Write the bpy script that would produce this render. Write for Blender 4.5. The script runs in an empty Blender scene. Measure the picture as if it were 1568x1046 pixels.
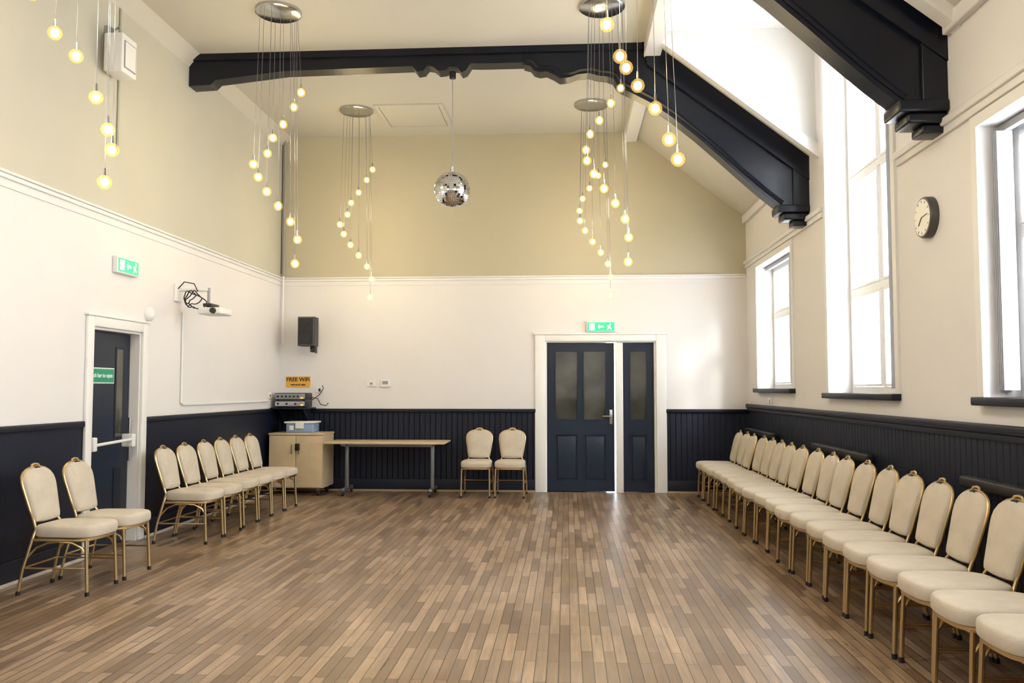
import bpy, bmesh, math, random
from mathutils import Vector, Matrix
random.seed(4)
XL,XR,D,CZ,YS=-4.04,2.46,11.75,5.0,-3.2
XJ,ZE=0.89,3.77           # ceiling slope: junction x, eave z
SL=(CZ-ZE)/(XR-XJ)
def slope(x): return CZ-(x-XJ)*SL
# ---------------------------------------------------------------- materials
def mat(name,col,rough=.5,metal=0.,var=0.,vscale=6.,bump=0.,bscale=80.,emit=None,estr=0.,coat=0.,spec=.5):
    m=bpy.data.materials.new(name);m.use_nodes=True
    nt=m.node_tree;b=nt.nodes["Principled BSDF"]
    b.inputs["Base Color"].default_value=(*col,1);b.inputs["Roughness"].default_value=rough
    b.inputs["Metallic"].default_value=metal;b.inputs["Specular IOR Level"].default_value=spec
    b.inputs["Coat Weight"].default_value=coat
    tc=nt.nodes.new("ShaderNodeTexCoord")
    if var>0:
        n=nt.nodes.new("ShaderNodeTexNoise");n.inputs["Scale"].default_value=vscale;n.inputs["Detail"].default_value=5
        nt.links.new(tc.outputs["Object"],n.inputs["Vector"])
        r=nt.nodes.new("ShaderNodeMapRange");r.inputs[1].default_value=.3;r.inputs[2].default_value=.7
        r.inputs[3].default_value=1-var;r.inputs[4].default_value=1+var
        nt.links.new(n.outputs["Fac"],r.inputs[0])
        h=nt.nodes.new("ShaderNodeHueSaturation");h.inputs["Color"].default_value=(*col,1)
        nt.links.new(r.outputs[0],h.inputs["Value"]);nt.links.new(h.outputs[0],b.inputs["Base Color"])
    if bump>0:
        n=nt.nodes.new("ShaderNodeTexNoise");n.inputs["Scale"].default_value=bscale
        nt.links.new(tc.outputs["Object"],n.inputs["Vector"])
        bp=nt.nodes.new("ShaderNodeBump");bp.inputs["Strength"].default_value=bump;bp.inputs["Distance"].default_value=.01
        nt.links.new(n.outputs["Fac"],bp.inputs["Height"]);nt.links.new(bp.outputs[0],b.inputs["Normal"])
    if emit:
        b.inputs["Emission Color"].default_value=(*emit,1);b.inputs["Emission Strength"].default_value=estr
        try: m.cycles.emission_sampling='NONE'
        except Exception: pass
    return m
M={}
M['white']=mat("wall_white_paint",(.77,.75,.745),.6,var=.02,vscale=1.2,bump=.05)
M['olive']=mat("wall_olive_paint",(.49,.45,.335),.6,var=.03,vscale=1.0,bump=.05)
M['olive_lit']=mat("wall_olive_paint_lit",(.53,.51,.43),.6,var=.03,vscale=1.0,bump=.05)  # same olive, made paler for the light falling on the left wall
M['ceil']=mat("ceiling_paint",(.55,.53,.47),.75,var=.02,vscale=1.0)
M['trim']=mat("white_gloss_trim",(.82,.81,.79),.35)
M['wframe']=mat("window_frame_white",(.92,.92,.92),.4)
M['navy']=mat("navy_paint",(.0075,.011,.024),.42,var=.08,vscale=3,spec=.3)
M['navyd']=mat("navy_door_paint",(.010,.018,.036),.32,var=.06,vscale=3,spec=.35)
M['black']=mat("black_beam_paint",(.004,.006,.013),.30,var=.1,vscale=4,spec=.35)
M['blackp']=mat("black_plastic",(.012,.012,.014),.45)
M['gold']=mat("gold_tube",(.64,.48,.25),.33,1.0)
M['cream']=mat("cream_fabric",(.58,.51,.41),.9,var=.07,vscale=9,bump=.35,bscale=260)
M['maple']=mat("maple_laminate",(.62,.48,.30),.4,var=.06,vscale=8)
M['chrome']=mat("chrome",(.6,.6,.6),.2,1.0)
M['steel']=mat("grey_steel",(.25,.26,.28),.35,.8)
M['wp']=mat("white_plastic",(.80,.80,.79),.35)
M['grey']=mat("grey_plastic",(.30,.30,.31),.5)
M['slat']=mat("blind_slat",(.55,.56,.60),.6)
M['cface']=mat("clock_face",(.88,.86,.80),.4)
M['crim']=mat("clock_rim",(.09,.085,.08),.35,.3)
M['green']=mat("exit_green",(.02,.45,.20),.4,emit=(.05,.75,.35),estr=.6)
M['greens']=mat("sign_green",(.01,.30,.17),.4)
M['lit']=mat("sign_white_lit",(.9,.95,.9),.4,emit=(.85,1,.9),estr=1.)
M['yellow']=mat("sign_yellow",(.80,.42,.06),.5)
M['bulb']=mat("warm_bulb",(1,.9,.6),.3,emit=(1,.84,.50),estr=60)
M['mirror']=mat("mirror_tile",(.9,.9,.9),.06,1.0)
M['glassd']=mat("dark_door_glass",(.06,.06,.05),.06,spec=.9,var=.5,vscale=2.2)  # brown mottled colour imitates reflections in the door panes
M['wood']=mat("wood_strip",(.40,.29,.17),.5)
M['bluebox']=mat("translucent_box",(.25,.36,.55),.25)
M['led']=mat("rack_led",(.8,.5,.1),.4,emit=(1,.5,.1),estr=1)
def halo_mat():
    m=bpy.data.materials.new("bulb_halo_shell");m.use_nodes=True;nt=m.node_tree;N=nt.nodes;N.clear()
    o=N.new("ShaderNodeOutputMaterial");t=N.new("ShaderNodeBsdfTransparent");e=N.new("ShaderNodeEmission")
    t.inputs[0].default_value=(1,.90,.66,1)
    e.inputs[0].default_value=(1,.62,.16,1);e.inputs[1].default_value=.38  # shell emission imitates the warm glow halo around each bulb
    x=N.new("ShaderNodeAddShader");nt.links.new(t.outputs[0],x.inputs[0]);nt.links.new(e.outputs[0],x.inputs[1]);nt.links.new(x.outputs[0],o.inputs[0])
    try: m.cycles.emission_sampling='NONE'
    except Exception: pass
    return m
M['halo']=halo_mat()
def panel_mat():
    m=mat("navy_beadboard",(.0075,.011,.024),.42,spec=.3);nt=m.node_tree;b=nt.nodes["Principled BSDF"]
    tc=nt.nodes.new("ShaderNodeTexCoord");s=nt.nodes.new("ShaderNodeSeparateXYZ");nt.links.new(tc.outputs["Object"],s.inputs[0])
    a=nt.nodes.new("ShaderNodeMath");a.operation='ADD';nt.links.new(s.outputs[0],a.inputs[0]);nt.links.new(s.outputs[1],a.inputs[1])
    d=nt.nodes.new("ShaderNodeMath");d.operation='MODULO';d.inputs[1].default_value=.075
    a2=nt.nodes.new("ShaderNodeMath");a2.operation='ADD';a2.inputs[1].default_value=50;nt.links.new(a.outputs[0],a2.inputs[0])
    nt.links.new(a2.outputs[0],d.inputs[0])
    l=nt.nodes.new("ShaderNodeMapRange");l.inputs[1].default_value=0;l.inputs[2].default_value=.012
    nt.links.new(d.outputs[0],l.inputs[0])
    bp=nt.nodes.new("ShaderNodeBump");bp.inputs["Strength"].default_value=1;bp.inputs["Distance"].default_value=.012
    nt.links.new(l.outputs[0],bp.inputs["Height"]);nt.links.new(bp.outputs[0],b.inputs["Normal"])
    mx=nt.nodes.new("ShaderNodeMix");mx.data_type='RGBA';mx.inputs[6].default_value=(.002,.003,.006,1);mx.inputs[7].default_value=(.0085,.0125,.027,1)
    nt.links.new(l.outputs[0],mx.inputs[0]);nt.links.new(mx.outputs[2],b.inputs["Base Color"])
    return m
M['bead']=panel_mat()
def floor_mat():
    m=bpy.data.materials.new("wood_strip_floor");m.use_nodes=True;nt=m.node_tree;N=nt.nodes;Lk=nt.links
    b=N["Principled BSDF"];tc=N.new("ShaderNodeTexCoord");mp=N.new("ShaderNodeMapping")
    mp.inputs["Rotation"].default_value=(0,0,math.pi/2);mp.inputs["Location"].default_value=(40.013,40.007,0);Lk.new(tc.outputs["Object"],mp.inputs[0])
    k=N.new("ShaderNodeTexBrick");k.offset=.37;k.offset_frequency=2;k.squash=1
    k.inputs["Scale"].default_value=1;k.inputs["Brick Width"].default_value=.50;k.inputs["Row Height"].default_value=.060
    k.inputs["Mortar Size"].default_value=.0026;k.inputs["Mortar Smooth"].default_value=.4
    k.inputs["Color1"].default_value=(.125,.074,.040,1);k.inputs["Color2"].default_value=(.290,.190,.110,1);k.inputs["Mortar"].default_value=(.030,.017,.010,1)
    Lk.new(mp.outputs[0],k.inputs["Vector"])
    g=N.new("ShaderNodeMapping");g.inputs["Scale"].default_value=(30,1.6,1);Lk.new(tc.outputs["Object"],g.inputs[0])
    n=N.new("ShaderNodeTexNoise");n.inputs["Scale"].default_value=1.5;n.inputs["Detail"].default_value=5;n.inputs["Roughness"].default_value=.65;Lk.new(g.outputs[0],n.inputs["Vector"])
    w=N.new("ShaderNodeTexNoise");w.inputs["Scale"].default_value=1.1;w.inputs["Detail"].default_value=4;w.inputs["Roughness"].default_value=.55;Lk.new(tc.outputs["Object"],w.inputs["Vector"])
    r=N.new("ShaderNodeMapRange");r.inputs[1].default_value=.28;r.inputs[2].default_value=.72;r.inputs[3].default_value=.60;r.inputs[4].default_value=1.40;Lk.new(n.outputs["Fac"],r.inputs[0])
    h=N.new("ShaderNodeHueSaturation");Lk.new(k.outputs["Color"],h.inputs["Color"]);Lk.new(r.outputs[0],h.inputs["Value"])
    r2=N.new("ShaderNodeMapRange");r2.inputs[1].default_value=.32;r2.inputs[2].default_value=.68;r2.inputs[3].default_value=0;r2.inputs[4].default_value=1.;Lk.new(w.outputs["Fac"],r2.inputs[0])
    mx=N.new("ShaderNodeMix");mx.data_type='RGBA';Lk.new(r2.outputs[0],mx.inputs[0]);Lk.new(h.outputs[0],mx.inputs[6])
    worn=N.new("ShaderNodeHueSaturation");worn.inputs["Saturation"].default_value=.82;worn.inputs["Value"].default_value=1.45;Lk.new(h.outputs[0],worn.inputs["Color"]);Lk.new(worn.outputs[0],mx.inputs[7])
    Lk.new(mx.outputs[2],b.inputs["Base Color"])
    rr=N.new("ShaderNodeMapRange");rr.inputs[1].default_value=.3;rr.inputs[2].default_value=.7;rr.inputs[3].default_value=.27;rr.inputs[4].default_value=.42;Lk.new(n.outputs["Fac"],rr.inputs[0]);Lk.new(rr.outputs[0],b.inputs["Roughness"])
    b.inputs["Specular IOR Level"].default_value=.6
    bp=N.new("ShaderNodeBump");bp.inputs["Strength"].default_value=.25;bp.inputs["Distance"].default_value=.002
    iv=N.new("ShaderNodeMath");iv.operation='SUBTRACT';iv.inputs[0].default_value=1;Lk.new(k.outputs["Fac"],iv.inputs[1])
    Lk.new(iv.outputs[0],bp.inputs["Height"]);Lk.new(bp.outputs[0],b.inputs["Normal"])
    return m
M['floor']=floor_mat()
def glass_mat():
    m=bpy.data.materials.new("window_glass");m.use_nodes=True;nt=m.node_tree;N=nt.nodes;N.clear()
    o=N.new("ShaderNodeOutputMaterial");t=N.new("ShaderNodeBsdfTransparent");g=N.new("ShaderNodeBsdfGlossy");g.inputs["Roughness"].default_value=.05
    x=N.new("ShaderNodeMixShader");x.inputs[0].default_value=.06;nt.links.new(t.outputs[0],x.inputs[1]);nt.links.new(g.outputs[0],x.inputs[2]);nt.links.new(x.outputs[0],o.inputs[0]);return m
M['glass']=glass_mat()
# ---------------------------------------------------------------- mesh builder
class MB:
    def __init__(s): s.v=[];s.f=[];s.m=[];s.s=[];s.names=[]
    def mi(s,k):
        if k not in s.names:s.names.append(k)
        return s.names.index(k)
    def add(s,vs,fs,k,smooth=False,T=None):
        o=len(s.v);i=s.mi(k)
        for p in vs:
            p=Vector(p); s.v.append(tuple(T@p) if T else tuple(p))
        for f in fs: s.f.append([o+a for a in f]);s.m.append(i);s.s.append(smooth)
    def box(s,lo,hi,k,bev=0.,T=None):
        lo2=[min(a,b) for a,b in zip(lo,hi)];hi2=[max(a,b) for a,b in zip(lo,hi)]
        if bev<=0:
            x0,y0,z0=lo2;x1,y1,z1=hi2
            s.add([(x0,y0,z0),(x1,y0,z0),(x1,y1,z0),(x0,y1,z0),(x0,y0,z1),(x1,y0,z1),(x1,y1,z1),(x0,y1,z1)],
              [(0,3,2,1),(4,5,6,7),(0,1,5,4),(1,2,6,5),(2,3,7,6),(3,0,4,7)],k,False,T);return
        bev=min(bev,.45*min(b-a for a,b in zip(lo2,hi2)))
        bm=bmesh.new();bmesh.ops.create_cube(bm,size=1)
        for v in bm.verts: v.co=Vector([ (lo2[i]+hi2[i])/2+v.co[i]*(hi2[i]-lo2[i]) for i in range(3)])
        bmesh.ops.bevel(bm,geom=bm.edges[:],offset=bev,segments=3,affect='EDGES',profile=.5)
        bm.verts.index_update();s.add([v.co[:] for v in bm.verts],[[v.index for v in f.verts] for f in bm.faces],k,True,T);bm.free()
    def tube(s,pts,r,k,n=8,closed=False,T=None,caps=True):
        pts=[Vector(p) for p in pts];N=len(pts);rs=r if isinstance(r,(list,tuple)) else [r]*N
        vs=[];up=None
        for i in range(N):
            a=pts[(i-1)%N] if (closed or i>0) else pts[i];c=pts[(i+1)%N] if (closed or i<N-1) else pts[i]
            t=(c-a).normalized()
            if up is None:
                up=Vector((0,0,1)) if abs(t.z)<.9 else Vector((1,0,0))
            up=(up-t*up.dot(t)).normalized();w=t.cross(up)
            for j in range(n):
                an=2*math.pi*j/n+math.pi/n;vs.append(pts[i]+(up*math.cos(an)+w*math.sin(an))*rs[i])
        fs=[];R=N if closed else N-1
        for i in range(R):
            for j in range(n):
                a=i*n+j;b=i*n+(j+1)%n;c=((i+1)%N)*n+(j+1)%n;d=((i+1)%N)*n+j;fs.append((a,b,c,d))
        if not closed and caps: fs.append(tuple(range(n))[::-1]);fs.append(tuple((N-1)*n+j for j in range(n)))
        s.add([v[:] for v in vs],fs,k,True,T)
    def prism(s,poly,axis,a,b,k,T=None):
        n=len(poly)
        def pt(p,c): return (c,p[0],p[1]) if axis==0 else ((p[0],c,p[1]) if axis==1 else (p[0],p[1],c))
        vs=[pt(p,a) for p in poly]+[pt(p,b) for p in poly]
        fs=[tuple(range(n)),tuple(range(2*n-1,n-1,-1))]+[(i,(i+1)%n,n+(i+1)%n,n+i) for i in range(n)]
        s.add(vs,fs,k,False,T)
    def rings(s,rs,k,closedtop=True,T=None,smooth=True):
        n=len(rs[0]);vs=[p for r in rs for p in r];fs=[]
        for i in range(len(rs)-1):
            for j in range(n): fs.append((i*n+j,i*n+(j+1)%n,(i+1)*n+(j+1)%n,(i+1)*n+j))
        if closedtop: fs.append(tuple(range(n))[::-1]);fs.append(tuple((len(rs)-1)*n+j for j in range(n)))
        s.add(vs,fs,k,smooth,T)
    def lathe(s,prof,c,axis,k,n=24,T=None):
        rs=[]
        for r,h in prof:
            ring=[]
            for j in range(n):
                a=2*math.pi*j/n;u,w=r*math.cos(a),r*math.sin(a)
                p=(c[0]+h,c[1]+u,c[2]+w) if axis==0 else ((c[0]+u,c[1]+h,c[2]+w) if axis==1 else (c[0]+u,c[1]+w,c[2]+h))
                ring.append(p)
            rs.append(ring)
        s.rings(rs,k,True,T)
    def mesh(s,name,zs=1.,xs=1.):
        me=bpy.data.meshes.new(name);me.from_pydata([(x*xs,y,z*zs) for x,y,z in s.v],[],s.f)
        for k in s.names: me.materials.append(M[k])
        for i,p in enumerate(me.polygons): p.material_index=s.m[i];p.use_smooth=s.s[i]
        bm=bmesh.new();bm.from_mesh(me);bmesh.ops.recalc_face_normals(bm,faces=bm.faces[:]);bm.to_mesh(me);bm.free()
        try: me.set_sharp_from_angle(angle=math.radians(42))
        except Exception: pass
        return me
    def obj(s,name,loc=(0,0,0),rot=0,parent=None):
        return put(name,s.mesh(name),loc,rot,parent)
def put(name,me,loc=(0,0,0),rot=0,parent=None):
    o=bpy.data.objects.new(name,me);o.location=loc;o.rotation_euler=(0,0,rot);bpy.context.collection.objects.link(o)
    if parent:o.parent=parent
    return o
def text(name,body,size,loc,rot,k,parent,ext=.001):
    c=bpy.data.curves.new(name,"FONT");c.body=body;c.size=size;c.align_x='CENTER';c.align_y='CENTER';c.extrude=ext;c.offset=.0012
    c.materials.append(M[k]);o=bpy.data.objects.new(name,c);bpy.context.collection.objects.link(o);o.location=loc;o.rotation_euler=rot;o.parent=parent;return o
# ---------------------------------------------------------------- shell
TH=.34
W=[(9.40,11.08,1.42,2.98),(6.50,8.12,1.38,4.55),(3.45,5.16,1.37,2.98),(.6,2.25,1.37,2.98),(-2.3,-.6,1.37,4.0)]  # last two openings are unseen, added for daylight
DY=(6.02,8.42)   # dormer
b=MB();b.box((XL-.3,YS-.3,-.12),(XR+TH,D+.3,0),'floor');b.obj("floor")
def grid_wall(name,ub,zb,openings,fn,kfn):
    b=MB()
    for i in range(len(ub)-1):
        for j in range(len(zb)-1):
            uc=(ub[i]+ub[i+1])/2;zc=(zb[j]+zb[j+1])/2
            if any(o[0]<uc<o[1] and o[2]<zc<o[3] for o in openings): continue
            fn(b,ub[i],ub[i+1],zb[j],zb[j+1],kfn(uc,zc))
    return b.obj(name)
RR=3.11
ys=sorted({YS-.3,D+.3,DY[0],DY[1],*[w[0] for w in W],*[w[1] for w in W]})
zs=sorted({0,1.2,CZ+.1,ZE+.02,RR,*[w[2] for w in W],*[w[3] for w in W]})
ops=list(W)+[(YS-1,DY[0],ZE+.02,9),(DY[1],99,ZE+.02,9)]
grid_wall("wall_right",ys,zs,ops,lambda b,a,c,z0,z1,k:b.box((XR,a,z0),(XR+TH,c,z1),k),lambda u,z:'bead' if z<1.2 else 'white')
LD=(6.97,7.82,0,1.96)
grid_wall("wall_left",[YS-.3,LD[0],LD[1],D+.3],[0,1.14,LD[3],2.95,CZ+.1],[LD],lambda b,a,c,z0,z1,k:b.box((XL-.3,a,z0),(XL,c,z1),k),lambda u,z:'navy' if z<1.14 else ('white' if z<2.95 else 'olive_lit'))
BD=(-.33,1.25,0,2.11)
grid_wall("wall_back",[XL,BD[0],BD[1],XR],[0,1.13,BD[3],2.95,CZ+.1],[BD],lambda b,a,c,z0,z1,k:b.box((a,D,z0),(c,D+.3,z1),k),lambda u,z:'bead' if z<1.13 else ('white' if z<2.95 else 'olive'))
b=MB();b.box((XL,YS-.3,0),(XR,YS,1.13),'navy');b.box((XL,YS-.3,1.13),(XR,YS,CZ+.1),'white');b.obj("wall_south")
b=MB()
b.box((XL-.3,YS-.3,CZ),(XJ,D+.3,CZ+.12),'ceil')
xe=XR+TH
for a,c in ((YS-.3,DY[0]-.1),(DY[1]+.1,D+.3)):
    b.prism([(XJ,CZ),(xe,slope(xe)),(xe,slope(xe)+.15),(XJ,CZ+.12)],1,a,c,'ceil')
b.box((XJ,DY[0]-.1,CZ+.001),(xe,DY[1]+.1,CZ+.12),'trim')
for a,c in ((DY[0]-.1,DY[0]),(DY[1],DY[1]+.1)):
    b.prism([(XJ,CZ),(xe,CZ),(xe,slope(xe))],1,a,c,'trim')
b.obj("ceiling")
# trims
def trimbox(name,parts):
    b=MB()
    for lo,hi,k,bv in parts: b.box(lo,hi,k,bv)
    return b.obj(name)
trimbox("trim_1",[((XL,YS,2.93),(XL+.03,D,2.965),'trim',.008),((XL,YS,2.965),(XL+.045,D,2.985),'trim',.006),((XL,YS,2.87),(XL+.010,D,2.93),'white',0)])
trimbox("trim_2",[((XL,D-.03,2.93),(XR,D,2.965),'trim',.008),((XL,D-.045,2.965),(XR,D,2.985),'trim',.006),((XL,D-.010,2.87),(XR,D,2.93),'white',0)])
p=[]
for a,c in ((YS,W[4][0]-.15),(W[4][1]+.15,W[1][0]-.12),(W[1][1]+.12,D)):
    p+=[((XR-.045,a,RR),(XR,c,RR+.05),'trim',.01),((XR-.025,a,RR-.05),(XR,c,RR),'trim',.006)]
trimbox("trim_3",p)
trimbox("trim_4",[((XL,YS,1.10),(XL+.03,LD[0]-.1,1.15),'navy',.01),((XL,LD[1]+.1,1.10),(XL+.03,D,1.15),'navy',.01)])
trimbox("trim_5",[((XL,D-.035,1.09),(BD[0]-.1,D,1.14),'navy',.01),((BD[1]+.1,D-.035,1.09),(XR,D,1.14),'navy',.01)])
trimbox("trim_6",[((XR-.04,YS,1.16),(XR,D,1.215),'navy',.012),((XR-.02,YS,1.12),(XR,D,1.16),'navy',.005)])
trimbox("baseboard_left",[((XL,YS,0),(XL+.022,LD[0]-.1,.17),'navy',.006),((XL,LD[1]+.1,0),(XL+.022,D,.17),'navy',.006),((XL+.022,YS,0),(XL+.04,LD[0]-.1,.025),'cream',.004),((XL+.022,LD[1]+.1,0),(XL+.04,D,.025),'cream',.004)])
trimbox("baseboard_back",[((XL,D-.022,0),(BD[0]-.1,D,.17),'navy',.006),((BD[1]+.1,D-.022,0),(XR,D,.17),'navy',.006),((XL,D-.04,0),(BD[0]-.1,D-.022,.028),'wood',.004),((BD[1]+.1,D-.04,0),(XR,D-.022,.028),'wood',.004)])
trimbox("baseboard_right",[((XR-.022,YS,0),(XR,D,.17),'navy',.006)])
b=MB();b.prism([(XL,CZ),(XL+.13,CZ),(XL+.09,CZ-.03),(XL+.03,CZ-.09),(XL,CZ-.13)],1,YS,D,'ceil');b.obj("trim_7")
b=MB();b.box((XJ-.08,YS,CZ-.15),(XJ+.09,D,CZ),'trim',.01);b.obj("trim_8")
def slopeboard(name,y0,y1,d,x0=XJ):
    b=MB();b.prism([(x0,slope(x0)+.03),(XR,slope(XR)+.03),(XR,slope(XR)-d),(x0,slope(x0)-d)],1,y0,y1,'trim');b.obj(name)
slopeboard("trim_9",8.34,8.43,.10);slopeboard("trim_10",5.98,6.06,.10);slopeboard("trim_11",5.34,5.46,.10)
trimbox("trim_12",[((XR-.05,YS,ZE-.09),(XR,5.5,ZE+.02),'white',.01),((XR-.05,8.95,ZE-.09),(XR,D,ZE+.02),'white',.01)])
# windows
def window(name,y0,y1,z0,z1,cols,trans,blind=None):
    b=MB();xg=XR+.24;fw=.055;F='wframe'
    b.box((xg-.04,y0,z0),(xg+.04,y0+fw,z1),F);b.box((xg-.04,y1-fw,z0),(xg+.04,y1,z1),F)
    b.box((xg-.04,y0+fw,z0),(xg+.04,y1-fw,z0+fw),F);b.box((xg-.04,y0+fw,z1-fw),(xg+.04,y1-fw,z1),F)
    zz=[z0+fw]+list(trans)+[z1-fw]
    for q in range(len(zz)-1):
        lo=zz[q]+(.03 if q>0 else 0);hi=zz[q+1]-(.03 if q<len(zz)-2 else 0)
        for i in range(1,cols):
            y=y0+(y1-y0)*i/cols;b.box((xg-.035,y-.035,lo),(xg+.035,y+.035,hi),F)
        for i in range(cols):
            a=y0+fw if i==0 else y0+(y1-y0)*i/cols+.035;c=y1-fw if i==cols-1 else y0+(y1-y0)*(i+1)/cols-.035
            a+=.003;c-=.003;l2=lo+.003;h2=hi-.003;g=.022
            b.box((xg-.05,a,l2),(xg-.02,a+g,h2),F);b.box((xg-.05,c-g,l2),(xg-.02,c,h2),F)
            b.box((xg-.05,a+g+.001,l2),(xg-.02,c-g-.001,l2+g),F);b.box((xg-.05,a+g+.001,h2-g),(xg-.02,c-g-.001,h2),F)
    for t in trans: b.box((xg-.045,y0+fw,t-.03),(xg+.045,y1-fw,t+.03),F)
    b.box((xg+.0,y0+fw,z0+fw),(xg+.004,y1-fw,z1-fw),'glass')
    b.box((XR-.07,y0-.06,z0-.05),(xg-.041,y1+.06,z0),'navy',.008)
    b.box((XR-.02,y0-.07,z0+.001),(XR,y0,z1+.07),'trim');b.box((XR-.02,y1,z0+.001),(XR,y1+.07,z1+.07),'trim');b.box((XR-.02,y0,z1),(XR,y1,z1+.07),'trim')
    if blind:
        b.box((XR+.10,y0+.01,z1-.05),(XR+.14,y1-.01,z1-.01),'grey')
        for q in range(4 if blind=='far' else 7):
            y=(y0+.02+.022*q) if blind=='near' else (y1-.02-.02*q)
            xa=.01 if blind=='near' else .06
            b.box((XR+xa,y-.002,z0+.04),(XR+xa+.09,y+.002,z1-.05),'slat')
    b.obj(name)
window("window_1",*W[0],2,[2.35],'near');window("window_2",*W[1],2,[2.3,3.35],'near');window("window_3",*W[2],2,[2.35],'far');window("added_window_4",*W[3],2,[2.35]);window("added_window_5",*W[4],2,[2.35,3.2])  # the last two windows are out of view, added to let in more light
# back double door (left leaf stands very slightly short of the mullion: daylight shows in the gap)
def panel_leaf(b,x0,x1,z0,z1,y,cols,k='navyd'):
    f=y;t=y+.045;rails=[(z0,.14),(.80,.98),(1.95,z1)]
    xs=[x0]+[q for c in cols for q in c]+[x1]
    for i in range(0,len(xs),2): b.box((xs[i],f,z0),(xs[i+1],t,z1),k)
    for c in cols:
        for r in rails: b.box((c[0],f,r[0]),(c[1],t,r[1]),k)
        b.box((c[0],f+.022,.14),(c[1],f+.03,.80),k)
        b.box((c[0]+.04,f+.008,.18),(c[1]-.04,f+.024,.76),k,.006)
        b.box((c[0],f+.02,.98),(c[1],f+.028,1.95),'glassd')
        for (lo,hi) in ((.98,1.95),(.14,.80)):
            g=.016
            b.box((c[0],f-.006,lo),(c[0]+g,f+.019,hi),k);b.box((c[1]-g,f-.006,lo),(c[1],f+.019,hi),k)
            b.box((c[0]+g,f-.006,lo),(c[1]-g,f+.019,lo+g),k);b.box((c[0]+g,f-.006,hi-g),(c[1]-g,f+.019,hi),k)
b=MB();Y=D+.05
panel_leaf(b,-.27,.653,.012,2.05,Y,[(-.17,.160),(.220,.55)])
panel_leaf(b,.775,1.19,.012,2.05,Y,[(.86,1.11)])
b.box((.672,D-.01,0),(.77,D+.12,2.05),'trim',.006)
b.box((BD[0],D,0),(-.275,D+.14,BD[3]),'trim');b.box((1.195,D,0),(BD[1],D+.14,BD[3]),'trim');b.box((-.275,D,2.055),(1.195,D+.14,BD[3]),'trim')
for a,c in ((-.44,-.30),(1.22,1.36)):
    b.box((a,D-.03,0),(c,D,2.16),'trim',.008)
b.box((-.30,D-.03,2.07),(1.22,D,2.16),'trim',.008)
b.box((-.46,D-.04,2.16),(1.38,D,2.19),'trim',.006)
b.box((.585,Y-.012,.93),(.625,Y,1.13),'chrome',.004);b.tube([(.605,Y-.01,1.04),(.605,Y-.05,1.04),(.49,Y-.055,1.04)],.009,'chrome')
b.box((-.5,D+.25,0),(.55,D+.29,2.2),'navy');b.box((.74,D+.25,0),(1.4,D+.29,2.2),'navy')
b.obj("door_1")
# left fire door
b=MB();xw=XL-.09
b.box((xw-.045,LD[0]+.025,.01),(xw,LD[1]-.03,LD[3]-.035),'navyd')
b.box((xw,7.55,.98),(xw+.006,7.66,1.78),'glassd');b.box((xw,7.53,.96),(xw+.004,7.68,1.80),'navy')
b.box((xw,7.54,.20),(xw+.006,7.66,.70),'navy')
b.box((XL-.2,LD[0],0),(XL,LD[0]+.02,LD[3]-.03),'trim');b.box((XL-.2,LD[1]-.025,0),(XL,LD[1],LD[3]-.03),'trim');b.box((XL-.2,LD[0],LD[3]-.03),(XL,LD[1],LD[3]),'trim')
b.box((XL,LD[0]-.09,0),(XL+.03,LD[0]+.005,LD[3]+.08),'trim',.008);b.box((XL,LD[1]-.005,0),(XL+.03,LD[1]+.09,LD[3]+.08),'trim',.008)
b.box((XL,LD[0]+.006,LD[3]-.01),(XL+.03,LD[1]-.006,LD[3]+.08),'trim',.008);b.box((XL,LD[0]-.11,LD[3]+.08),(XL+.04,LD[1]+.11,LD[3]+.10),'trim',.005)
b.tube([(xw+.09,7.03,.93),(xw+.09,7.70,.95)],.014,'wp');
for yy in (7.05,7.70): b.box((xw,yy-.03,.88),(xw+.11,yy+.03,1.00),'wp',.01)
b.tube([(xw+.05,7.72,.75),(xw+.05,7.72,1.15)],.012,'chrome')
b.box((XL-.28,LD[0],0),(XL-.24,LD[1],LD[3]),'navy')
d2=b.obj("door_2")
b=MB();b.box((xw+.0105,7.08,1.475),(xw+.013,7.49,1.595),'greens');b.box((xw+.0005,7.07,1.465),(xw+.0100,7.50,1.605),'wp');sg=b.obj("door_instruction_sign")
text("lettering","Push bar to open",.052,(xw+.014,7.285,1.535),(math.pi/2,0,math.pi/2),'wp',sg)
def exit_sign(loc,rot,s=1.):
    b=MB();b.box((-.21*s,-.05,-.075),(.21*s,0,.075),'wp',.008);b.box((-.195*s,-.054,-.06),(.195*s,-.0505,.06),'green')
    b.box((-.17*s,-.057,-.045),(-.09*s,-.0545,.045),'lit')
    b.box((-.02*s,-.057,-.012),(.04*s,-.0545,.012),'lit');b.prism([(-.045*s,0),(-.021*s,.035),(-.021*s,-.035)],1,-.057,-.0545,'lit')
    b.lathe([(.001,-.057),(.011,-.057),(.011,-.0545),(.001,-.0545)],(.135*s,0,.036),1,'lit',10)
    b.prism([(x*s,z) for x,z in [(.115,.02),(.14,.022),(.13,-.012),(.155,-.03),(.147,-.04),(.118,-.016),(.10,-.045),(.088,-.04),(.105,-.01),(.10,.005),(.085,-.004),(.08,.004)]],1,-.057,-.0545,'lit')
    b.obj("exit_sign",loc,rot)
exit_sign((.47,D,2.27),0,.95);exit_sign((XL,7.46,2.53),math.pi/2,.9)
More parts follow.
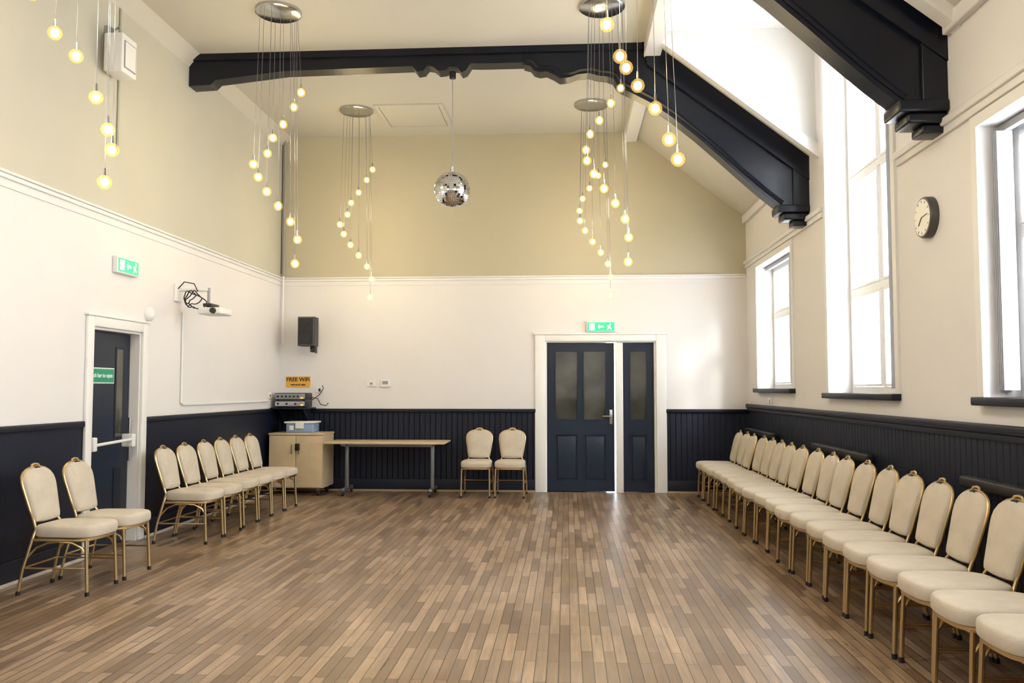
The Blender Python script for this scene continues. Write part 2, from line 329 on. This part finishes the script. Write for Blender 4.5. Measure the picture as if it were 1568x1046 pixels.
# ---------------------------------------------------------------- roof trusses
def truss(y):
    b=MB()
    low=[(2.17,3.26),(2.0,3.40),(1.78,3.60),(1.58,3.79),(1.35,4.0),(1.1,4.21),(.88,4.37),(.70,4.47),(.60,4.52),(.54,4.56),(.50,4.63),(.43,4.66),(.34,4.67),(.24,4.70),(.12,4.69),(.04,4.66),(-.06,4.65),(-.12,4.69),(-.20,4.73),(-.27,4.72),(-.33,4.74),(-.37,4.79),(-.44,4.81)]
    up=[(-.44,slope(XJ)),(XJ,CZ),(XR,slope(XR)),(XR,3.2),(2.3,3.2)]
    b.prism(up+low,1,y-.09,y+.09,'black')
    b.prism([(XL,CZ),(-.445,CZ),(-.445,4.83),(-.9,4.83),(-1.0,4.835),(-1.05,4.76),(-1.10,4.74),(-1.14,4.80),(-1.22,4.81),(-1.26,4.77),(-1.34,4.76),(-1.40,4.81),(-1.46,4.82),(-1.50,4.77),(-1.57,4.76),(-1.62,4.82),(-3.0,4.80),(-3.75,4.72),(-3.80,4.67),(XL,4.66)],1,y-.09,y+.09,'black')
    b.prism([(XJ-.1,CZ),(XJ,CZ),(XR,slope(XR)),(XR,slope(XR)-.24),(XJ-.05,CZ-.24)],1,y-.13,y+.13,'black')
    b.prism([(XL,CZ),(XJ-.1,CZ),(XJ-.1,CZ-.07),(XL,CZ-.07)],1,y-.12,y+.12,'black')
    for s_ in (-1,1): b.tube([(p[0]+.03,y+s_*.09,p[1]+.045) for p in low],.022,'black',6)
    b.box((2.30,y-.12,3.2),(XR,y+.12,3.72),'black',.01)
    b.box((2.14,y-.14,3.20),(XR,y+.14,3.28),'black',.015);b.box((2.20,y-.12,3.13),(XR,y+.12,3.20),'black',.02);b.box((2.30,y-.09,3.07),(XR,y+.09,3.13),'black',.015)
    b.obj("roof_truss")
for y in (8.80,5.66,2.5,-.6): truss(y)
# ---------------------------------------------------------------- chairs
def lerp(a,b,t): return a+(b-a)*t
def chair_mesh():
    b=MB()
    def outline(sc,z):
        pts=[];n=40
        for j in range(n):
            a=2*math.pi*j/n;c,s=math.cos(a),math.sin(a);e=.42
            x=math.copysign(abs(c)**e,c);y=math.copysign(abs(s)**e,s)
            hw=lerp(.215,.195,(y+1)/2)
            pts.append((x*hw*sc,-.015+y*(.225)*sc - (.02*(1-x*x) if y<0 else 0)*sc,z))
        return pts
    b.rings([outline(.93,.425),outline(.985,.43),outline(1.0,.445),outline(1.0,.478),outline(.985,.497),outline(.94,.508),outline(.8,.516),outline(.4,.521)],'cream')
    b.rings([outline(.95,.405),outline(.95,.425)],'gold')
    half=[(.135,.535),(.145,.56),(.154,.62),(.164,.69),(.173,.75),(.178,.795),(.177,.83),(.167,.866),(.144,.893),(.108,.913),(.060,.925)]
    ring=half+[(0,.928)]+[(-x,z) for x,z in reversed(half)]+[(-.07,.528),(0,.526),(.07,.528)]
    zc=.73
    def by(z): return .20+(z-.5)*.24
    def layer(sc,off): return [(x*sc,by(zc+(z-zc)*sc)+off,zc+(z-zc)*sc) for x,z in ring]
    b.rings([layer(.35,-.040),layer(.78,-.036),layer(.93,-.028),layer(1.0,-.016),layer(1.01,0)],'cream')
    b.rings([layer(1.01,0),layer(.99,.010),layer(.93,.016),layer(.4,.018)],'cream')
    hp=[Vector((x+.004,by(z)+.006,z)) for x,z in half]
    L=[(.205,.275,.011),(.202,.245,.20),(.192,.19,.41),(.160,.185,.48)]
    fr=[Vector(q) for q in L]+hp+[Vector((0,by(.932)+.004,.932))]+[Vector((-q.x,q.y,q.z)) for q in reversed(hp)]+[Vector((-q[0],q[1],q[2])) for q in reversed(L)]
    b.tube(fr,.011,'gold',8)
    b.tube([Vector((x*1,by(z),z)) for x,z in [(.13,.535),(.07,.528),(0,.526),(-.07,.528),(-.13,.535)]],.009,'gold',6)
    b.tube([(-.05,by(.925),.928),(-.035,by(.945),.949),(0,by(.95),.955),(.035,by(.945),.949),(.05,by(.925),.928)],.008,'gold',6)
    q5=[(-.045,.90),(.045,.90),(.03,.928),(0,.935),(-.03,.928)]
    b.rings([[(x,by(z)-.020,z) for x,z in q5],[(x,by(z)+.016,z) for x,z in q5]],'blackp',smooth=False)
    for s in (-1,1):
        b.tube([(s*.195,-.215,.011),(s*.192,-.205,.22),(s*.188,-.195,.41)],.0125,'gold',8)
        b.tube([(s*.195,-.215,0),(s*.195,-.215,.03)],.015,'blackp',8);b.tube([(s*.205,.275,0),(s*.203,.272,.03)],.015,'blackp',8)
        b.tube([(s*.19,-.20,.405),(s*.19,.195,.405)],.011,'gold',6)
        b.tube([(s*.19,-.20,.30),(s*.19,-.17,.35),(s*.19,-.10,.385),(s*.19,0,.395)],.008,'gold',6)
        b.tube([(s*.197,.225,.27),(s*.192,.16,.35),(s*.19,.08,.385),(s*.19,0,.395)],.008,'gold',6)
        b.tube([(s*.192,-.205,.20),(s*.202,.245,.20)],.007,'gold',6)
    b.tube([(-.19,-.20,.405),(.19,-.20,.405)],.011,'gold',6);b.tube([(-.19,.19,.405),(.19,.19,.405)],.011,'gold',6)
    b.tube([(-.202,.245,.20),(.202,.245,.20)],.008,'gold',6)
    return b.mesh("banquet_chair",.925,.96)
CM=chair_mesh()
def chair(x,y,r): put("banquet_chair",CM,(x,y,0),math.radians(r+random.uniform(-1.5,1.5)))
for i in range(20): chair(1.935+random.uniform(-.015,.015),11.17-.421*i,-90)
for y in (5.89,6.38,7.83,8.245,8.74,9.155,9.57,9.985): chair(-3.50+random.uniform(-.01,.01),y,90)
chair(-1.19,11.27,0);chair(-.745,11.27,0)
# ---------------------------------------------------------------- cabinet, table, rack
b=MB();x0,x1,y0,y1=-3.97,-3.24,11.15,11.69
b.box((x0,y0+.02,.10),(x1,y1,.80),'maple');b.box((x0-.01,y0,.80),(x1+.01,y1,.825),'maple',.004)
xm=(x0+x1)/2
b.box((x0+.004,y0,.115),(xm-.003,y0+.019,.79),'maple',.003);b.box((xm+.003,y0,.115),(x1-.004,y0+.019,.79),'maple',.003)
for s in (-1,1):
    b.tube([(xm+s*.05,y0-.025,.55),(xm+s*.05,y0-.025,.68)],.006,'chrome');
    for zz in (.56,.67): b.tube([(xm+s*.05,y0,zz),(xm+s*.05,y0-.025,zz)],.005,'chrome')
b.box((xm+.0,y0-.04,.60),(xm+.06,y0-.005,.69),'blackp',.008)
for xx in (x0+.07,x1-.07):
    for yy in (y0+.07,y1-.07):
        b.lathe([(.01,-.015),(.035,-.015),(.035,.015),(.01,.015)],(xx,yy,.036),0,'blackp',14);b.box((xx-.02,yy-.02,.06),(xx+.02,yy+.02,.10),'steel')
b.obj("storage_cabinet")
b=MB();b.box((-3.2,11.05,.69),(-1.6,11.68,.715),'maple',.005)
b.box((-3.0,11.30,.64),(-1.8,11.33,.69),'steel')
for xx in (-2.96,-1.80):
    b.box((xx-.025,11.33,.08),(xx+.025,11.40,.69),'steel',.008);b.box((xx-.03,11.12,.06),(xx+.03,11.62,.10),'steel',.012)
    b.box((xx-.03,11.12,.66),(xx+.03,11.62,.69),'steel')
    for yy in (11.14,11.60): b.lathe([(.008,-.014),(.032,-.014),(.032,.014),(.008,.014)],(xx,yy,.033),0,'blackp',14)
b.obj("folding_table")
b=MB();b.box((-3.8,11.32,.825),(-3.42,11.60,.95),'bluebox',.015);b.box((-3.82,11.30,.95),(-3.40,11.62,.975),'wp',.008);b.box((-3.66,11.29,.88),(-3.55,11.32,.96),'wp',.004)
b.box((-3.75,11.315,.86),(-3.69,11.322,.92),'wp')
b.obj("plastic_storage_box")
b=MB();b.box((-4.03,11.33,1.14),(-3.50,D-.04,1.16),'navy',.004)
for xx in (-3.95,-3.6): b.prism([(D-.04,1.14),(11.42,1.14),(D-.04,.92)],0,xx,xx+.02,'navy')
b.obj("equipment_shelf")
b=MB()
for i,(z0,z1) in enumerate(((1.17,1.255),(1.265,1.36))):
    b.box((-3.98,11.38,z0),(-3.55,11.68,z1),'blackp',.006);b.box((-3.97,11.37,z0+.012),(-3.56,11.38,z1-.01),'chrome' if i==0 else 'grey')
    for j in range(6 if i else 3): b.lathe([(.004,-.015),(.013,-.015),(.015,0),(.004,0)],(-3.93+j*(.055 if i else .12),11.37,(z0+z1)/2),1,'blackp',12)
    b.box((-3.62,11.366,z0+.02),(-3.58,11.37,z0+.035),'led')
for xx in (-3.96,-3.6): b.box((xx,11.4,1.16),(xx+.03,11.43,1.17),'blackp');b.box((xx,11.4,1.255),(xx+.03,11.43,1.265),'blackp')
b.tube([(-3.56,11.66,1.30),(-3.48,11.70,1.28),(-3.44,11.71,1.20),(-3.36,11.70,1.18),(-3.33,11.71,1.22)],.006,'blackp',6)
b.tube([(-3.56,11.66,1.25),(-3.46,11.70,1.33),(-3.40,11.71,1.42),(-3.42,11.72,1.46)],.006,'blackp',6)
b.obj("audio_amplifier")
b=MB();b.box((-3.95,D-.008,1.44),(-3.60,D-.001,1.59),'yellow');ws=b.obj("wifi_sign")
text("lettering","FREE WiFi",.078,(-3.775,D-.010,1.545),(math.pi/2,0,0),'blackp',ws);text("lettering_small","connect & enjoy",.032,(-3.775,D-.010,1.475),(math.pi/2,0,0),'navy',ws)
# speaker
b=MB();dx=.08;b.prism([(-3.745+dx,11.36),(-3.515+dx,11.36),(-3.53+dx,11.60),(-3.73+dx,11.60)],2,2.0,2.40,'blackp')
b.box((-3.735+dx,11.352,2.01),(-3.525+dx,11.36,2.39),'grey');b.box((-3.732+dx,11.345,2.015),(-3.528+dx,11.352,2.385),'blackp')
b.lathe([(.03,-.004),(.080,-.004),(.085,.006),(.03,.006)],(-3.63+dx,11.342,2.12),1,'blackp',24);b.lathe([(.01,-.004),(.035,-.004),(.038,.006),(.01,.006)],(-3.63+dx,11.342,2.30),1,'blackp',20)
b.tube([(-3.63+dx,11.60,2.15),(-3.63+dx,11.74,2.15)],.02,'blackp');b.box((-3.68+dx,11.735,2.05),(-3.58+dx,D,2.25),'blackp',.004)
b.tube([(-3.56+dx,11.5,2.0),(-3.56+dx,11.5,1.93),(-3.56+dx,11.62,1.92)],.012,'blackp');b.box((-3.6+dx,11.45,1.92),(-3.53+dx,11.56,2.0),'blackp',.006)
b.obj("wall_speaker")
def plate(name,lo,hi,extra=None,k='wp'):
    b=MB();b.box(lo,hi,k,.004)
    if extra: b.box(*extra)
    b.obj(name)
plate("light_switch",(-2.80,D-.015,1.45),(-2.66,D,1.53),((-2.75,D-.019,1.475),(-2.71,D-.015,1.505),'grey'))
plate("thermostat",(-2.60,D-.03,1.44),(-2.46,D,1.54),((-2.57,D-.032,1.48),(-2.49,D-.03,1.525),'grey'))
plate("wall_socket",(-3.52,D-.012,1.36),(-3.40,D,1.44),((-3.48,D-.015,1.38),(-3.45,D-.012,1.42),'blackp'))
plate("wall_socket",(XL,11.28,1.28),(XL+.015,11.42,1.37),((XL+.015,11.31,1.31),(XL+.018,11.34,1.34),'blackp'))
plate("wall_socket",(XR-.015,10.38,1.235),(XR,10.60,1.31),((XR-.018,10.43,1.25),(XR-.015,10.48,1.29),'grey'))
# conduits
b=MB();b.tube([(XL+.014,8.66,2.22),(XL+.014,8.66,1.27),(XL+.014,8.70,1.25),(XL+.014,11.25,1.25)],.011,'wp',6);b.obj("cable_trunking")
b=MB();b.tube([(XL+.014,7.29,CZ-.14),(XL+.014,7.29,3.56)],.012,'olive_lit',6);b.obj("cable_trunking")
b=MB();b.tube([(XL+.05,D-.06,CZ),(XL+.05,D-.06,3.02)],.016,'grey',8);b.tube([(XL+.05,D-.06,3.0),(XL+.05,D-.06,2.05)],.014,'wp',8)
b.tube([(XL+.05,D-.06,CZ-.12),(XL+.05,D-.16,CZ-.15),(XL+.05,D-.16,3.02)],.006,'blackp',6);b.obj("corner_pipe")
b=MB();b.box((XL+.05,6.95,4.16),(XL+.22,7.20,4.50),'wp',.015);b.box((XL,7.04,4.40),(XL+.05,7.12,4.60),'grey');b.tube([(XL+.03,7.08,4.55),(XL+.12,7.08,4.60),(XL+.14,7.08,4.5)],.012,'grey')
b.box((XL+.222,6.98,4.20),(XL+.226,7.17,4.44),'grey');b.box((XL+.2265,6.99,4.21),(XL+.229,7.16,4.43),'wp')
b.obj("wall_ac_box")  # white AC box on a bracket, not a lamp
b=MB();b.lathe([(.01,.055),(.05,.052),(.068,.035),(.072,0),(.01,0)],(XL,7.93,2.14),0,'wp',28);b.obj("alarm_sounder")
# projector bracket
b=MB();b.box((XL,8.46,2.32),(XL+.03,8.60,2.50),'wp',.006);b.tube([(XL+.02,8.54,2.44),(XL+.34,8.54,2.44)],.018,'wp')
b.box((XL+.28,8.42,2.18),(XL+.52,8.72,2.25),'wp',.015);b.tube([(XL+.34,8.54,2.24),(XL+.34,8.54,2.46)],.015,'grey');b.box((XL+.33,8.42,2.26),(XL+.42,8.62,2.29),'blackp',.005)
b.lathe([(.008,-.02),(.028,-.02),(.032,.02),(.008,.02)],(XL+.44,8.41,2.215),1,'blackp',16)
for q in range(3):
    c=Vector((XL+.15+.03*q,8.50,2.36-.02*q));R=.055+.015*q
    b.tube([(c.x+R*math.cos(a)*(1+.35*math.sin(2*a+q)),c.y+.03*math.sin(2*a+q),c.z+R*math.sin(a)*(1+.3*math.cos(3*a+q))) for a in [i*math.pi/10 for i in range(20)]],.006,'blackp',6,closed=True)
b.tube([(XL+.14,8.5,2.30),(XL+.20,8.5,2.25),(XL+.27,8.52,2.24),(XL+.29,8.52,2.22)],.006,'blackp',6)
b.tube([(XL+.03,8.5,2.45),(XL+.10,8.49,2.52),(XL+.2,8.5,2.50),(XL+.24,8.5,2.42)],.006,'blackp',6)
b.obj("projector")
# tube heaters
for a,c in ((10.05,11.6),(6.95,8.5),(3.8,5.35)):
    b=MB();b.box((XR-.09,a,.83),(XR-.03,c,.895),'blackp',.012)
    for y in (a+.15,c-.15): b.box((XR-.05,y-.02,.80),(XR,y+.02,.86),'steel')
    for q in range(24):
        y=a+.1+(c-a-.2)*q/23;b.box((XR-.085,y-.006,.894),(XR-.035,y+.006,.8975),'steel')
    b.obj("wall_heater")
# clock
b=MB();cy,cz=5.86,2.575;b.lathe([(.02,-.055),(.133,-.055),(.14,-.045),(.14,0),(.02,0)],(XR,cy,cz),0,'crim',48);b.lathe([(.005,-.058),(.124,-.058),(.124,-.0555),(.005,-.0555)],(XR,cy,cz),0,'cface',48)
for h in range(12):
    a=h*math.pi/6;c,s=math.cos(a),math.sin(a)
    b.tube([(XR-.059,cy+.10*s,cz+.10*c),(XR-.059,cy+.116*s,cz+.116*c)],.0018,'blackp',4)
b.tube([(XR-.061,cy,cz),(XR-.061,cy+.05,cz-.05)],.003,'blackp',4);b.tube([(XR-.061,cy,cz),(XR-.061,cy-.09,cz+.01)],.0025,'blackp',4)
b.obj("wall_clock")
# ceiling hatch
b=MB();hx0,hx1,hy0,hy1=-2.43,-1.55,10.40,11.34
b.box((hx0,hy0,CZ-.02),(hx1,hy0+.05,CZ),'ceil');b.box((hx0,hy1-.05,CZ-.02),(hx1,hy1,CZ),'ceil');b.box((hx0,hy0+.05,CZ-.02),(hx0+.05,hy1-.05,CZ),'ceil');b.box((hx1-.05,hy0+.05,CZ-.02),(hx1,hy1-.05,CZ),'ceil')
b.box((hx0+.06,hy0+.06,CZ-.010),(hx1-.06,hy1-.06,CZ),'ceil');b.obj("ceiling_hatch")
# ---------------------------------------------------------------- mirror ball
b=MB();c=Vector((-1.2,8.80,3.51));R=.19
b.lathe([(R*.985*math.sin(max(.02,t*math.pi/16)),-R*.985*math.cos(t*math.pi/16)) for t in range(17)],c,2,'steel',32)
nb=26
for i in range(nb):
    t0=math.pi*i/nb+.006;t1=math.pi*(i+1)/nb-.006;tm=(t0+t1)/2;n=max(5,int(2*nb*math.sin(tm)))
    for j in range(n):
        a0=2*math.pi*j/n+.006/max(.2,math.sin(tm));a1=2*math.pi*(j+1)/n-.006/max(.2,math.sin(tm))
        tl=[Vector((math.sin(t)*math.cos(a),math.sin(t)*math.sin(a),math.cos(t)))*R for t,a in ((t0,a0),(t1,a0),(t1,a1),(t0,a1))]
        nrm=sum(tl,Vector())/4;q=Matrix.Rotation(random.uniform(-.05,.05),3,Vector((random.random()-.5,random.random()-.5,random.random()-.5)).normalized())
        b.add([tuple(c+nrm*1.01+q@(v-nrm)) for v in tl],[(0,1,2,3)],'mirror')
b.tube([(c.x,c.y,c.z+R),(c.x,c.y,c.z+R+.06)],.02,'chrome',10);b.tube([(c.x,c.y,c.z+R+.05),(c.x,c.y,4.72)],.005,'grey',6);b.lathe([(.01,0),(.035,0),(.035,.07),(.01,.07)],(c.x,c.y,4.71),2,'blackp',14)
b.obj("mirror_ball")
# ---------------------------------------------------------------- pendant clusters
ZB=[4.26,4.14,3.98,3.84,3.68,3.48,3.35,3.21,3.08,2.95,2.80,2.57]
XB=[.18,.09,-.02,-.11,-.15,-.15,-.09,0,.10,.19,.23,.22]
def cluster(x,y,bulbs):
    b=MB()
    b.lathe([(.02,-.035),(.20,-.035),(.215,-.025),(.215,0),(.02,0)],(0,0,CZ),2,'chrome',40)
    for dx,dy,z in bulbs:
        px,py=dx,dy;m=math.hypot(px,py);k=min(1,.19/m) if m>0 else 1
        b.tube([(px*k,py*k,CZ-.03),(px,py,z+.08)],.0020,'steel',5)
        b.tube([(px,py,z+.085),(px,py,z+.04)],[.006,.008],'chrome',8)
        R=.024;b.lathe([(R*math.sin(max(.05,t*math.pi/8)),-R*math.cos(t*math.pi/8)*1.1) for t in range(9)],(px,py,z),2,'bulb',12)
        R=.042;b.lathe([(R*math.sin(max(.05,t*math.pi/6)),-R*math.cos(t*math.pi/6)) for t in range(7)],(px,py,z),2,'halo',12)
    o=b.obj("pendant_light_cluster",(x,y,0))
    for zz in (3.7,2.95):
        l=bpy.data.lights.new("bulb_light","POINT");l.energy=11;l.color=(1,.84,.58);l.shadow_soft_size=.15
        lo=bpy.data.objects.new("bulb_light",l);lo.location=(0,0,zz);bpy.context.collection.objects.link(lo);lo.parent=o
def helix(sgn=1):
    out=[]
    for i,(z,dx) in enumerate(zip(ZB,XB)):
        dy=math.sqrt(max(0,.055-dx*dx));out.append((dx,(dy if i<5 else -dy)*sgn,z))
    return out
cluster(-2.69,10.6,helix());cluster(.32,10.56,helix());cluster(-2.72,7.72,helix());cluster(.34,7.8,helix())
E=[(-.02,-.2,4.25),(-.12,-.2,4.12),(-.24,-.14,3.97),(-.30,-.06,3.84),(-.33,0,3.74),(-.26,.12,3.55),(-.16,.18,3.43),(-.04,.2,3.18),(.04,.2,2.98),(.08,.18,2.85),(.05,.16,2.65)]
F=[(.10,-.2,4.2),(-.02,-.22,4.05),(-.10,-.18,3.88),(-.15,-.08,3.70),(-.12,.0,3.53),(-.04,.1,3.38),(.0,.15,3.33),(.07,.18,3.23),(.17,.15,3.08),(.24,.08,2.87),(.28,0,2.73)]
cluster(-2.80,4.68,E);cluster(.36,4.85,F)
cluster(-2.70,1.9,helix());cluster(.9,1.4,helix())  # unseen clusters, added to give more fill light
# ---------------------------------------------------------------- light
w=bpy.data.worlds.new("sky_world");bpy.context.scene.world=w;w.use_nodes=True
nt=w.node_tree;bg=nt.nodes["Background"];bg.inputs[0].default_value=(.87,.94,1,1);bg.inputs[1].default_value=12
# hazy sun raking in through the right-hand windows
sl=bpy.data.lights.new("hazy_sun","SUN");sl.energy=2.2;sl.angle=math.radians(9);sl.color=(1,.96,.90)
so=bpy.data.objects.new("hazy_sun",sl);so.location=(8,-8,10);so.rotation_euler=Vector((-.62,1.15,-.55)).to_track_quat('-Z','Y').to_euler();bpy.context.collection.objects.link(so)
for i,(x,y) in enumerate(((-1.6,3.3),(-1.6,-.2))):  # unseen fill panels, added to brighten the room
    b=MB();b.box((x-.6,y-.3,CZ-.05),(x+.6,y+.3,CZ),'wp',.01);o=b.obj("added_fill_panel")
    l=bpy.data.lights.new("fill_light","AREA");l.shape='RECTANGLE';l.size=1.1;l.size_y=.5;l.energy=85;l.color=(1,.97,.93)
    lo=bpy.data.objects.new("fill_light",l);lo.location=(x,y,CZ-.06);bpy.context.collection.objects.link(lo);lo.parent=o
# camera
f=1300.;th=math.atan(84/1300*math.cos(math.atan(72/1300)));ph=math.atan(72/1300)
cd=bpy.data.cameras.new("camera");cd.lens=f/1568*36;cd.sensor_width=36;cd.clip_start=.05
co=bpy.data.objects.new("camera",cd);co.location=(0,0,1.42);co.rotation_euler=(math.pi/2+ph,0,th);bpy.context.collection.objects.link(co);bpy.context.scene.camera=co
bpy.context.scene.view_settings.view_transform='Standard'
